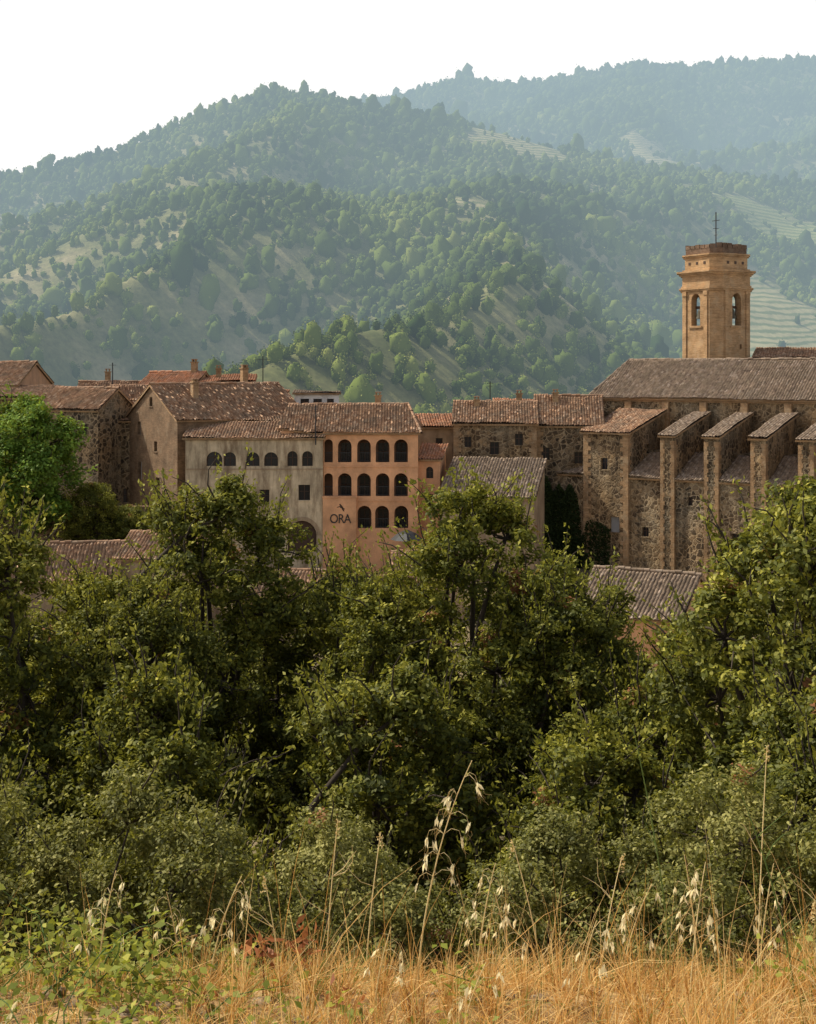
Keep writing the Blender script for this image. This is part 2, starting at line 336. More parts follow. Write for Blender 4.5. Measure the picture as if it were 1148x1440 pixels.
def forest(name,y0,y1,cell,rad,core,nq,qs,dens,seed,am=.42,pat=28.,lo=.28):
    rng=np.random.default_rng(seed); n=int(am*(y1*y1-y0*y0)/cell)
    y=np.sqrt(rng.random(n)*(y1*y1-y0*y0)+y0*y0); x=(rng.random(n)*2-1)*am*y
    f,_=fieldmask(x,y); de=.6*fbm(x/pat,y/pat,4)+.4*fbm(x/7,y/7,2); keep=(f<.3)&(rng.random(n)<np.clip((de-dens)*6,lo,1))
    keep|=(f>=.3)&(rng.random(n)<.03)
    x=x[keep];y=y[keep];n=len(x);z=H(x,y)
    r=rad*np.exp(rng.normal(size=n)*.38)*(.72+.5*fbm(x/60+5,y/60,2)); hz=r*rng.uniform(.85,1.8,n)
    tint=np.clip(.46+(fbm(x/50+9,y/50,3)-.5)*1.3+rng.normal(size=n)*.2,0,1)
    cV,cF=core; m=len(cV); A=Acc()
    V=cV[None]*rng.uniform(.6,1.25,(n,m,1))*np.stack([r,r,hz],1)[:,None]*.9+np.stack([x,y,z+hz*.7],1)[:,None]
    F=(cF[None]+(np.arange(n)*m)[:,None,None]).reshape(-1,3)
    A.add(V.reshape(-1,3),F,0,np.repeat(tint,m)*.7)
    ii=np.repeat(np.arange(n),nq); d=norm(rng.normal(size=(len(ii),3))+np.array([0,0,.3]))
    C=np.stack([x,y,z+hz*.7],1)[ii]+d*np.stack([r,r,hz],1)[ii]*rng.uniform(.8,1.25,(len(ii),1))
    Q=qs*rng.uniform(.6,1.3,len(ii)); V,F=leaf_quads(C,norm(d+rng.normal(size=d.shape)*.6),Q,Q*.7,rng)
    A.add(V,F,0,np.repeat(np.clip(tint[ii]+rng.normal(size=len(ii))*.14,0,1),4))
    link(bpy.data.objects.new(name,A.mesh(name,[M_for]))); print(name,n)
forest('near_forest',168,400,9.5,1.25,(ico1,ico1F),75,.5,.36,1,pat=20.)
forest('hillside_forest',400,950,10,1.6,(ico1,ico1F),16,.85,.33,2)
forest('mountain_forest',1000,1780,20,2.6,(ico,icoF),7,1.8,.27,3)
# ---------------------------------------------------------------- building parts
class MB:
    def __init__(s): s.v=[];s.f=[];s.m=[];s.mats=[]
    def mi(s,m):
        if m not in s.mats: s.mats.append(m)
        return s.mats.index(m)
    def poly(s,pts,m):
        b=len(s.v); s.v+= [tuple(p) for p in pts]; s.f.append(tuple(range(b,b+len(pts)))); s.m.append(s.mi(m))
    def box(s,x0,x1,y0,y1,z0,z1,m):
        c=[(x0,y0,z0),(x1,y0,z0),(x1,y1,z0),(x0,y1,z0),(x0,y0,z1),(x1,y0,z1),(x1,y1,z1),(x0,y1,z1)]
        for q in ((0,3,2,1),(4,5,6,7),(0,1,5,4),(1,2,6,5),(2,3,7,6),(3,0,4,7)): s.poly([c[i] for i in q],m)
    def prism(s,pts,z0,z1,m,cap=True):
        n=len(pts)
        for i in range(n):
            a=pts[i];b=pts[(i+1)%n]; s.poly([(*a,z0),(*b,z0),(*b,z1),(*a,z1)],m)
        if cap: s.poly([(*p,z1) for p in pts],m); s.poly([(*p,z0) for p in reversed(pts)],m)
    def obj(s,name,parent=None,bevel=0):
        me=bpy.data.meshes.new(name); me.from_pydata(s.v,[],s.f)
        for m in s.mats: me.materials.append(m)
        me.polygons.foreach_set('material_index',s.m); me.update()
        return link(bpy.data.objects.new(name,me),parent)
def hole(uc,z0,w,h,arch):
    if not arch: return [(uc-w/2,z0),(uc+w/2,z0),(uc+w/2,z0+h),(uc-w/2,z0+h)]
    r=w/2; k=min(r,h*.6); p=[(uc-r,z0),(uc+r,z0)]
    for i in range(11):
        a=math.pi*i/10; p.append((uc+r*math.cos(a),z0+h-k+k*math.sin(a)))
    return p
def wall(W,G,p0,p1,outline,ops,m,th=.35,pane=True,trim=None):
    d=Vector((p1[0]-p0[0],p1[1]-p0[1])).normalized(); nn=Vector((d.y,-d.x))
    def P(u,z,o=0): return (p0[0]+d.x*u+nn.x*o,p0[1]+d.y*u+nn.y*o,z)
    hs=[hole(*o[:5]) for o in ops]
    rings=[[Vector((a,b,0)) for a,b in outline]]+[[Vector((a,b,0)) for a,b in h] for h in hs]
    tris=tessellate_polygon(rings); fl=[p for r in rings for p in r]
    for t in tris:
        a,b,c=[fl[i] for i in t]
        if ((b-a).cross(c-a)).z<0: b,c=c,b
        W.poly([P(q.x,q.y) for q in (a,b,c)],m)
    for o,h in zip(ops,hs):
        n=len(h)
        for i in range(n):
            a=h[i];b=h[(i+1)%n]; W.poly([P(*a),P(*b),P(b[0],b[1],-th),P(a[0],a[1],-th)],trim or m)
        uc,z0,w,hh=o[:4]; kind=o[5] if len(o)>5 else 'win'
        if pane and kind!='open':
            e=.12; gm={'win':M_glass,'door':M_wood,'shut':M_grey}[kind]
            G.poly([P(uc-w/2-e,z0-e,-th+.03),P(uc+w/2+e,z0-e,-th+.03),P(uc+w/2+e,z0+hh+e,-th+.03),P(uc-w/2-e,z0+hh+e,-th+.03)],gm)
            if kind=='win':
                for (u0,u1,za,zb) in ((uc-.035,uc+.035,z0,z0+hh),(uc-w/2,uc-w/2+.07,z0,z0+hh),(uc+w/2-.07,uc+w/2,z0,z0+hh),(uc-w/2+.08,uc+w/2-.08,z0+hh*.55,z0+hh*.55+.06)):
                    G.poly([P(u0,za,-th+.08),P(u1,za,-th+.08),P(u1,zb,-th+.08),P(u0,zb,-th+.08)],M_wood)
        if not o[4] and w<1.6:
            q=[P(uc-w/2-.12,0,.07),P(uc+w/2+.12,0,.07),P(uc+w/2+.12,0,-.05),P(uc-w/2-.12,0,-.05)]
            W.prism([(a[0],a[1]) for a in q],z0-.1,z0-.004,trim or m)
def tiled(parent,name,O,U,D,poly,mat,seed=0,per=.27,row=.42):
    rng=np.random.default_rng(seed+11); O=np.array(O,float);U=norm(np.array(U,float));D=norm(np.array(D,float));Nn=np.cross(U,D)
    if Nn[2]<0: Nn=-Nn
    P=np.array(poly,float);u0,v0=P.min(0);u1,v1=P.max(0)
    nc=int((u1-u0)/per)+1; nr=int((v1-v0)/row)+1; k=6
    prof=np.array([0,.045,.075,.075,.045,0])*1.15 ; pu=np.array([.0,.08,.3,.58,.8,.88])
    us=(u0+per*(np.arange(nc)[:,None]+pu[None])).ravel(); hs=np.tile(prof,nc)
    vs=[];hv=[]
    for r in range(nr):
        vs+= [v0+r*row,v0+(r+1)*row]; hv+=[0.,.05]
    vs=np.array(vs);hv=np.array(hv)
    UU,VV=np.meshgrid(us,vs); HH=hs[None]+hv[:,None]
    tj=rng.normal(size=(nr,nc))*.016; HH=HH+np.repeat(np.repeat(tj,2,0),k,1)
    ju=np.repeat(rng.normal(size=nc)*.012,k)[None]+np.repeat(np.repeat(rng.normal(size=(nr,nc))*.012,2,0),k,1)
    UU2=UU+ju
    sag=(fbm(UU*.25+seed,VV*.25,2)-.5)*.38
    VV2=VV+np.repeat(rng.normal(size=nc)*.05,k)[None]
    pos=O+UU2[...,None]*U+VV2[...,None]*D+(HH+sag)[...,None]*Nn
    n=len(us); idx=np.arange(len(vs)*n).reshape(len(vs),n)
    F=np.stack([idx[:-1,:-1],idx[:-1,1:],idx[1:,1:],idx[1:,:-1]],-1).reshape(-1,4)
    cu=(UU[:-1,:-1]+UU[1:,1:]).ravel()/2;cv=(VV[:-1,:-1]+VV[1:,1:]).ravel()/2
    ins=np.zeros(len(cu),bool);m=len(P)
    for i in range(m):
        x1,y1=P[i];x2,y2=P[(i+1)%m]
        if y1==y2: continue
        c=((y1>cv)!=(y2>cv))&(cu<(x2-x1)*(cv-y1)/(y2-y1)+x1); ins^=c
    me=mesh_np(name,pos.reshape(-1,3),[(F[ins],0)],[mat],uv=np.stack([UU,VV],-1).reshape(-1,2))
    link(bpy.data.objects.new(name,me),parent)
    S=MB()
    S.poly([O+U*a+D*b-Nn*.2 for a,b in poly],M_wood)
    q=len(poly)
    for i in range(q):
        a=poly[i];b=poly[(i+1)%q]
        S.poly([O+U*a[0]+D*a[1]-Nn*.2,O+U*b[0]+D*b[1]-Nn*.2,O+U*b[0]+D*b[1]-Nn*.02,O+U*a[0]+D*a[1]-Nn*.02],M_brick)
    S.obj(name+'_deck',parent)
def ridgecap(parent,a,b,mat,name='ridge_tiles',r=.14):
    a=np.array(a,float);b=np.array(b,float);L=np.linalg.norm(b-a);n=max(2,int(L/.45)); Vs=[];Fs=[];c=0
    rr=np.random.default_rng(int(L*100))
    for i in range(n):
        p=a+(b-a)*i/n;q=a+(b-a)*(i+1.12)/n
        P=np.array([p,q]);P[:,2]+=.03+rr.normal()*.025
        V,F=tube(P,[r*.85,r*1.05],8);Vs.append(V);Fs.append(F+c);c+=len(V)
    V=np.concatenate(Vs); uv=np.stack([np.repeat(np.arange(n),16)*.27,V[:,2]*0],1)
    link(bpy.data.objects.new(name,mesh_np(name,V,[(np.concatenate(Fs),0)],[mat],uv=uv)),parent)
def chimney(parent,x,y,z0,z1,m=None,s=.6):
    C=MB(); m=m or M_brick; C.box(x-s/2,x+s/2,y-s/2,y+s/2,z0,z1,m); C.box(x-s/2-.08,x+s/2+.08,y-s/2-.08,y+s/2+.08,z1+.003,z1+.12,m)
    C.box(x-s/2+.06,x-s/2+.2,y-.2,y+.2,z1+.123,z1+.35,m);C.box(x+s/2-.2,x+s/2-.06,y-.2,y+.2,z1+.123,z1+.35,m);C.box(x-s/2,x+s/2,y-s/2,y+s/2,z1+.353,z1+.43,M_tile); C.obj('chimney',parent)
def house(name,x,y,rot,L,W,base,eave,ridge,mw,mr,front=(),left=(),right=(),oh=.35,kind='gable',chim=(),quoin=None,hl=0,hr=0):
    e=empty(name,(x,y,0),math.radians(rot)); Wm=MB();G=MB()
    wall(Wm,G,(0,0),(L,0),[(0,base),(L,base),(L,eave),(0,eave)],front,mw)
    if kind=='gable':
        wall(Wm,G,(L,0),(L,W),[(0,base),(W,base),(W,eave),(W/2,eave if hr else ridge),(0,eave)],right,mw)
        wall(Wm,G,(0,W),(0,0),[(0,base),(W,base),(W,eave),(W/2,eave if hl else ridge),(0,eave)],left,mw)
        Wm.poly([(L,W,base),(0,W,base),(0,W,eave),(L,W,eave)],mw)
        rise=ridge-eave;run=W/2;s=math.hypot(rise,run);k=(s+oh)/s
        D=(0,-run/s,-rise/s);D2=(0,run/s,-rise/s);z=ridge+.12; ll=s+oh
        o1=oh*.6
        tiled(e,'roof',(0,W/2,z),(1,0,0),D,[((hl or -o1),0),(L-hr if hr else L+o1,0),(L+o1,ll),(-o1,ll)],mr,seed=int(abs(x*7)))
        tiled(e,'roof_back',(0,W/2,z),(1,0,0),D2,[((hl or -o1),0),(L-hr if hr else L+o1,0),(L+o1,ll),(-o1,ll)],mr,seed=int(abs(x*7))+1)
        ridgecap(e,(hl or -o1,W/2,z+.03),(L-hr if hr else L+o1,W/2,z+.03),mr)
    else:
        wall(Wm,G,(L,0),(L,W),[(0,base),(W,base),(W,ridge),(0,eave)],right,mw)
        wall(Wm,G,(0,W),(0,0),[(0,base),(W,base),(W,eave),(0,ridge)],left,mw)
        Wm.poly([(L,W,base),(0,W,base),(0,W,ridge),(L,W,ridge)],mw)
        rise=ridge-eave;s=math.hypot(rise,W); ll=s+oh
        tiled(e,'roof',(0,W,ridge+.1),(1,0,0),(0,-W/s,-rise/s),[(-.25,0),(L+.25,0),(L+.25,ll),(-.25,ll)],mr,seed=int(abs(x*5)))
    if quoin:
        for X in quoin[1]:
            z=base;i=0
            while z<eave-.4:
                w=.75 if i%2 else .5; x0=0-.03 if X==0 else X-w; x1=w if X==0 else X+.03
                Wm.box(x0,x1,-.035,.3,z,z+.38,quoin[0]); z+=.385;i+=1
    Wm.obj('walls',e)
    if G.v: G.obj('windows',e)
    for c in chim: chimney(e,*c)
    return e
# ---------------------------------------------------------------- hotel
h=empty('arcaded_hotel_building',(-7.93,120,0)); W=MB();G=MB()
ops=[]
for (zb,hh) in ((-8.67,2.15),(-11.85,2.15)):
    for (u,w) in ((.48,.8),(2.0,1.28),(3.8,1.28),(5.55,1.28),(7.27,1.28)): ops.append((u,zb,w,hh,True,'open'))
for u in (3.85,5.5,7.3): ops.append((u,-14.85,1.3,2.1,True,'open'))
LW=8.87; base=-20
wall(W,G,(0,0),(LW,0),[(0,base),(LW,base),(LW,-5.75),(0,-5.75)],ops,M_or,th=.4)
wall(W,G,(LW,0),(LW,9),[(0,base),(9,base),(9,-5.75),(0,-5.75)],[(4,-9,.9,1.4,False)],M_or)
wall(W,G,(-4,9),(-4,0.5),[(0,base),(8.5,base),(8.5,-5.75),(0,-5.75)],[],M_or)
W.poly([(LW,9,base),(-4,9,base),(-4,9,-5.75),(LW,9,-5.75)],M_or); W.poly([(-4,.5,base),(0,.5,base),(0,.5,-5.75),(-4,.5,-5.75)],M_or)
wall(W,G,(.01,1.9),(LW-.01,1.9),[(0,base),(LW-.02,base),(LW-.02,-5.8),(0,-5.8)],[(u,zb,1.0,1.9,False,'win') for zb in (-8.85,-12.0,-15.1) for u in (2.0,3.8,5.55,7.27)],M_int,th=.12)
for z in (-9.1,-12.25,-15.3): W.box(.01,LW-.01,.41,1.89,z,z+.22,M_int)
W.box(-.05,LW+.05,-.07,-.003,-9.12,-8.98,M_or); W.box(-.05,LW+.05,-.07,-.003,-12.3,-12.16,M_or)
W.box(-.05,LW+.12,-.16,-.003,-5.98,-5.76,M_or)
W.obj('walls',h);G.obj('windows',h)
Rr=MB()
for (zb,us) in ((-8.67,((.48,.8),(2.0,1.28),(3.8,1.28),(5.55,1.28),(7.27,1.28))),(-11.85,((.48,.8),(2.0,1.28),(3.8,1.28),(5.55,1.28),(7.27,1.28))),(-14.85,((3.85,1.3),(5.5,1.3),(7.3,1.3)))):
    for u,w in us:
        Rr.box(u-w/2,u+w/2,.15,.2,zb+.85,zb+.91,M_iron);Rr.box(u-w/2,u+w/2,.15,.2,zb+.1,zb+.14,M_iron)
        k=int(w/.16)
        for i in range(1,k): Rr.box(u-w/2+i*w/k-.012,u-w/2+i*w/k+.012,.165,.185,zb+.14,zb+.85,M_iron)
Rr.obj('balcony_railings',h)
s=math.hypot(2.3,4.5)
tiled(h,'roof',(0,4.5,-3.4),(1,0,0),(0,-4.5/s,-2.3/s),[(-3.7,0),(LW-.9,0),(LW+.3,s+.45),(-1.0,s+.45),(-4.5,s-.6)],M_tile,seed=3)
tiled(h,'roof_back',(0,4.5,-3.4),(1,0,0),(0,4.5/s,-2.3/s),[(-3.7,0),(LW-.9,0),(LW+.3,s+.45),(-4.2,s+.45)],M_tile,seed=4)
s2=math.hypot(1.2,2.3)
tiled(h,'roof_hip',(LW-.9,4.5,-3.4),(0,1,0),(1.2/s2,0,-2.3/s2),[(-.01,0),(.01,0),(4.9,s2+.1),(-4.9,s2+.1)],M_tile,seed=8)
ridgecap(h,(-3.7,4.5,-3.36),(LW-.9,4.5,-3.36),M_tile); ridgecap(h,(LW-.9,4.5,-3.36),(LW+.3,-.4,-5.9),M_tile,'hip_tiles')
chimney(h,5.0,5.5,-4,-2.6)
S=MB(); S.box(-.02,3.1,-.55,-.004,-20,-11.95,M_or); S.box(-.08,3.16,-.62,-.003,-11.948,-11.8,M_or); S.obj('sign_wall',h)
tc=bpy.data.curves.new('sign_text','FONT'); tc.body='ORA'; tc.size=1.22; tc.extrude=.03; tc.materials.append(M_iron); tc.align_x='CENTER'; tc.space_character=.92
to=bpy.data.objects.new('sign_lettering',tc); to.location=(1.62,-.585,-14.3); to.rotation_euler=(math.pi/2,0,0); to.scale=(.82,1,1); link(to,h)
em=MB()
for (x0,z0,x1,z1) in ((1.25,-12.9,1.65,-12.7),(1.55,-12.85,2.0,-13.0),(1.5,-12.6,1.85,-12.85),(1.75,-13.0,1.95,-13.2)):
    em.poly([(x0,-.58,z0),(x1,-.58,z1-.05),(x1+.03,-.58,z1+.04),(x0+.1,-.58,z0+.1)],M_wood)
em.obj('sign_emblem',h)
# whitewashed house
wops=[(2.7,-9.0,1.5,1.35,True),(4.15,-9.0,1.15,1.3,True),(6.3,-9.0,1.25,1.3,True),(8.0,-9.0,1.3,1.3,True),(10.0,-9.0,.95,1.4,True),(11.4,-9.0,1.0,1.4,True),(11.1,-12.2,1.1,1.45,False),(4.3,-12.6,.9,1.3,False,'shut'),(7.4,-12.6,.9,1.4,False),(10.9,-17,2.7,2.9,True,'door'),(3,-16,.9,1.4,False),(6.6,-16.2,1.,1.6,False,'door')]
wh=house('whitewashed_house',-20.8,119.6,0,12.84,4.5,-20,-6.35,-5.2,M_wh,M_tile,front=wops,kind='mono')
t=MB()
for i in range(12):
    a0=math.pi*i/12;a1=math.pi*(i+1)/12-.012;r0,r1=1.37,1.72
    pts=[(10.9+r0*math.cos(a0),r0*math.sin(a0)*1.0-15.45),(10.9+r1*math.cos(a0),r1*math.sin(a0)-15.45),(10.9+r1*math.cos(a1),r1*math.sin(a1)-15.45),(10.9+r0*math.cos(a1),r0*math.sin(a1)-15.45)]
    t.poly([(p[0],-.06,p[1]) for p in pts],M_be)
    t.poly([(pts[1][0],-.06,pts[1][1]),(pts[1][0],0,pts[1][1]),(pts[2][0],0,pts[2][1]),(pts[2][0],-.06,pts[2][1])],M_be)
t.box(-.02,12.8,-.09,-.004,-6.6,-6.42,M_be); t.box(-.02,12.8,-.05,-.004,-9.35,-9.22,M_be)
t.obj('stone_trim',wh)
house('brick_house',-21.8,121,35,14,12,-20,-4.75,-1.55,M_brickd,M_tile,front=[(3,-7.2,.8,1.2,False),(9,-6.6,.7,.9,False)],left=[(3,-6.5,.8,1.3,False,'shut'),(3.2,-11,.9,1.8,False,'shut'),(7,-8,.7,1.,False),(7.5,-12,.9,1.5,False),(9.8,-15,1,2,False),(5.9,-3.6,.7,.9,False)],chim=((11,7.5,-3,.1),(3.5,3.6,-3.5,-1.3)))
house('brick_annex_house',-30.8,129.5,20,6.5,7,-20,-5.2,-3.6,M_rub,M_tile,front=[(1.2,-9.5,.8,1.4,False),(3.6,-9.5,.9,1.8,False,'shut'),(2.0,-13.5,.8,1.4,False)],kind='mono')
house('attic_house',-16.4,124.9,12,7.2,4,-12,-5.0,-4.2,M_be,M_tile,front=[(2,-6,1.2,.6,False),(4.8,-6,1.2,.6,False)],kind='mono')
# left group
house('stone_house',-52,137,-5,10.5,10,-20,-1.6,.7,M_pk,M_tile,right=[(3,-5,.8,1.2,False)])
house('stone_house',-46,131,4,9,6,-20,-2.9,-1.9,M_rub2,M_tile,front=[(8,-5,.8,1.2,False),(5,-5,.8,1.2,False)],kind='mono')
house('stone_house',-37.5,130,-25,7.5,6,-20,-4.0,-2.0,M_rub,M_tile,front=[(3.4,-6.2,.8,1.2,False),(5.8,-6.4,.7,1.,False)])
house('plaster_house',-36.5,141,8,7,7,-20,-2.9,-1.5,M_be,M_tile,front=[(4,-5,.8,1.2,False)],chim=((3,4,-2,-.3),))
house('terracotta_house',-30.0,143,-14,6.5,6,-20,-1.9,-.4,M_pk,M_tilo,front=[(2,-3.4,.9,1.2,False),(5.0,-3.4,.9,1.2,False)],right=[(3,-3.4,.8,1.2,False)],chim=((5.3,3,-1,.8),))
house('plaster_house',-31.5,137,18,6.5,5,-20,-3.2,-1.9,M_be,M_tile,front=[(3.4,-4.6,.8,1.,False)])
house('plaster_house',-23.2,142,5,6,7,-20,-1.4,-.7,M_pk,M_tilo,chim=((2,3,-1.4,.1),(5,4,-1.4,.1)),kind='mono')
house('white_modern_house',-13.3,150,3,5.2,6,-20,-2.8,-2.7,M_white,M_tilg,front=[(1.2,-4.2,1.,.8,False),(2.7,-4.2,1.,.8,False),(4.2,-4.2,.8,.8,False)],kind='mono')
house('plaster_house',-16.2,143,0,2.4,4,-20,-2.9,-2.4,M_pk,M_tilo,kind='mono')
# centre group
house('small_orange_house',.96,121.6,-8,2.1,5,-20,-8.5,-7.5,M_or,M_tilo,front=[(1.1,-10.3,.7,1.1,True),(1.1,-13,.7,1.2,False)],kind='mono')
house('plaster_house',1.0,131,3,4.2,6,-20,-5.9,-4.9,M_be,M_tilo,front=[(2.2,-8,.7,1.,False)],kind='mono')
house('corner_stone_house',4.5,126,-4,8.1,9,-20,-5.3,-3.4,M_rub2,M_tile,front=[(1.4,-7.6,.7,1.,False),(4.,-8.3,.9,1.2,False),(.5,-10.6,.8,1.2,False),(6.6,-10.6,.7,1.1,False),(6.4,-7.4,.8,1.1,False)],quoin=(M_brick,(0,8.1)),chim=((2.2,3.5,-4.6,-3.1),(6.5,5,-4,-2.5)))
house('long_tiled_outbuilding',3.0,117.6,-14,8.6,7,-20,-11.6,-8.6,M_be,M_tilg,front=[(2,-14,.8,1.3,False),(5.5,-14.2,.8,1.3,False)],kind='mono')
house('dark_stone_house',12.6,126.5,-6,6.6,10,-20,-5.5,-2.8,M_rub,M_tile,front=[(1.0,-8.9,.8,1.2,False),(4.2,-9.2,.8,1.1,False),(1.2,-12.6,.8,1.2,False)],quoin=(M_brick,(0,)),chim=((2,4,-4,-2.4),))  # walls in the darker rubble stone
house('terracotta_house',10.0,134,5,6,6,-20,-4.4,-3.3,M_pk,M_tilo,kind='mono')
# near roofs beyond the oaks
house('low_tiled_house',-30.5,96,6,8.5,8,-20,-15.9,-13.7,M_be,M_tile,chim=())
house('low_tiled_house',-22.5,99,-8,6.5,7,-20,-14.6,-13.1,M_be,M_tile)
house('low_tiled_house',-12.,94,-12,6,6,-21,-17.0,-15.2,M_be,M_tile)
house('low_tiled_house',-1.,101,3,5.5,7,-21,-16.6,-15.0,M_be,M_tile)
house('orange_tiled_house',11.4,88,-28,7.4,9,-22,-16.6,-14.3,M_or,M_tilg,front=[(2.5,-18.5,.8,1.2,False)],right=[(3,-18,.8,1.2,False)])
p=empty('black_parasol',(-.1,115.5,0)); m=MB(); n=8
for i in range(n):
    a=2*math.pi*i/n;b=2*math.pi*(i+1)/n
    m.poly([(1.5*math.cos(a),1.5*math.sin(a),-15.3),(1.5*math.cos(b),1.5*math.sin(b),-15.3),(.75*math.cos(b),.75*math.sin(b),-14.7),(.75*math.cos(a),.75*math.sin(a),-14.7)],M_iron)
    m.poly([(.75*math.cos(a),.75*math.sin(a),-14.7),(.75*math.cos(b),.75*math.sin(b),-14.7),(0,0,-14.4)],M_iron)
m.box(-.03,.03,-.03,.03,-20,-14.45,M_iron); m.obj('canopy_and_pole',p)
# ---------------------------------------------------------------- church
ch=empty('church',(19.4,134,0),math.radians(-35)); W=MB();G=MB(); L=34;Wd=12;ez=-2.75;rz=.9;bz=-22
wall(W,G,(0,0),(L,0),[(0,bz),(L,bz),(L,ez),(0,ez)],[],M_rub2)
wall(W,G,(L,0),(L,Wd),[(0,bz),(Wd,bz),(Wd,ez),(Wd/2,rz),(0,ez)],[],M_rub2)
wall(W,G,(0,Wd),(0,0),[(0,bz),(Wd,bz),(Wd,ez),(0,ez)],[],M_rub2)
W.poly([(L,Wd,bz),(0,Wd,bz),(0,Wd,ez),(L,Wd,ez)],M_rub2)
W.box(-.1,L,-.28,-.004,ez-.28,ez-.02,M_brick); W.box(-.05,L,-.16,-.004,ez-.5,ez-.29,M_brick)
for tt in (0.3,4.1,8.2,12.2,16.4,20.7,24.9,29): W.box(tt-.35,tt+.35,-.4,-.005,-9,ez-.51,M_brick)
FW=.68
for tt in (12.2,16.5,20.9,25.2,29.5):
    w=FW;D=9.0;zt,zf=-4.3,-6.2
    for x0,sgn in ((tt-w,1),(tt+w,-1)):
        q=[(x0,-.41,bz),(x0,-D,bz),(x0,-D,zf),(x0,-.41,zt)]
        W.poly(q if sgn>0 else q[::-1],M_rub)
    W.poly([(tt-w,-D,bz),(tt+w,-D,bz),(tt+w,-D,zf),(tt-w,-D,zf)],M_rub2)
    z=bz;i=0
    while z<zf-.5:
        a=.42 if i%2 else .3
        W.box(tt-w-.02,tt-w+a,-D-.04,-D+.5+.2*(i%2),z,z+.4,M_brick);W.box(tt+w-a,tt+w+.02,-D-.04,-D+.5+.2*((i+1)%2),z,z+.4,M_brick);z+=.405;i+=1
    s=math.hypot(D-.4,zt-zf)
    tiled(ch,'buttress_cap',(tt-w-.2,-.4,zt+.12),(1,0,0),(0,-(D-.4)/s,-(zt-zf)/s),[(0,0),(2*w+.4,0),(2*w+.4,s+.3),(0,s+.3)],M_tilg,seed=int(tt))
x0,x1,D=3.5,8.2,9.0
wall(W,G,(x0,-D),(x1,-D),[(0,bz),(x1-x0,bz),(x1-x0,-6.1),(0,-6.1)],[(2.2,-9.6,.7,1.1,False),(3.3,-15.6,1.0,1.5,False,'shut')],M_rub2)
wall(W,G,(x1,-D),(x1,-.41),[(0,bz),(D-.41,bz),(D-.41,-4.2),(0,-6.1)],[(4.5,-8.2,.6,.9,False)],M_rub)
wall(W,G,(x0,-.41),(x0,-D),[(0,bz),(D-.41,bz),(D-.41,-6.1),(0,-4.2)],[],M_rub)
z=bz;i=0
while z<-6.6:
    a=.8 if i%2 else .5
    W.box(x1-a,x1+.03,-D-.04,-D+1.2-a,z,z+.4,M_brick);W.box(x0-.03,x0+a,-D-.04,-D+.3,z,z+.4,M_brick);z+=.405;i+=1
s=math.hypot(D-.4,1.9)
tiled(ch,'chapel_roof',(x0-.3,-.4,-4.05),(1,0,0),(0,-(D-.4)/s,-1.9/s),[(0,0),(x1-x0+.6,0),(x1-x0+.6,s+.35),(0,s+.35)],M_tile,seed=2)
bays=[(-.8,3.47),(8.23,12.2-FW-.03),(12.2+FW+.03,16.5-FW-.03),(16.5+FW+.03,20.9-FW-.03),(20.9+FW+.03,25.2-FW-.03),(25.2+FW+.03,28.8)]
for k,(a,b) in enumerate(bays):
    d=8.75; ops=[((b-a)/2,-15.8,.7,.9,False)] if k in (1,3) else ([((b-a)/2,-12.6,.5,.8,False)] if k!=0 else [(1.6,-12.9,.6,.8,False)])
    wall(W,G,(a,-d),(b,-d),[(0,bz),(b-a,bz),(b-a,-10.1),(0,-10.1)],ops,M_rub2 if k%2 else M_rub)
    if k==0: wall(W,G,(a,-.0),(a,-d),[(0,bz),(d,bz),(d,-10.1),(0,-7.9)],[],M_rub)
    s=math.hypot(d-4,2.0)
    tiled(ch,'aisle_roof',(a,-4,-8.1),(1,0,0),(0,-(d-4)/s,-2./s),[(0,0),(b-a,0),(b-a,s+.35),(0,s+.35)],M_tilg,seed=k)
    W.poly([(a,-4,-11),(b,-4,-11),(b,-4,-7.9),(a,-4,-7.9)],M_rub)
    W.poly([(a,-4,-7.95),(b,-4,-7.95),(b,-.0,-7.95),(a,-.0,-7.95)],M_rub)
W.obj('walls',ch); G.obj('windows',ch)
rise=rz-ez;s=math.hypot(rise,6)
tiled(ch,'nave_roof',(0,6,rz+.12),(1,0,0),(0,-6/s,-rise/s),[(1.3,0),(L,0),(L,s+.55),(-.5,s+.55)],M_tilg,seed=21)
tiled(ch,'nave_roof_back',(0,6,rz+.12),(1,0,0),(0,6/s,-rise/s),[(1.3,0),(L,0),(L,s+.55),(-.5,s+.55)],M_tilg,seed=22)
s2=math.hypot(1.3,rise)
tiled(ch,'nave_hip',(1.3,6,rz+.12),(0,1,0),(-1.3/s2,0,-rise/s2),[(-.01,0),(.01,0),(6.5,s2+.4),(-6.5,s2+.4)],M_tilg,seed=23)
ridgecap(ch,(1.3,6,rz+.16),(L,6,rz+.16),M_tilg);ridgecap(ch,(1.3,6,rz+.16),(-.5,-.5,ez-.15),M_tilg,'hip_tiles')
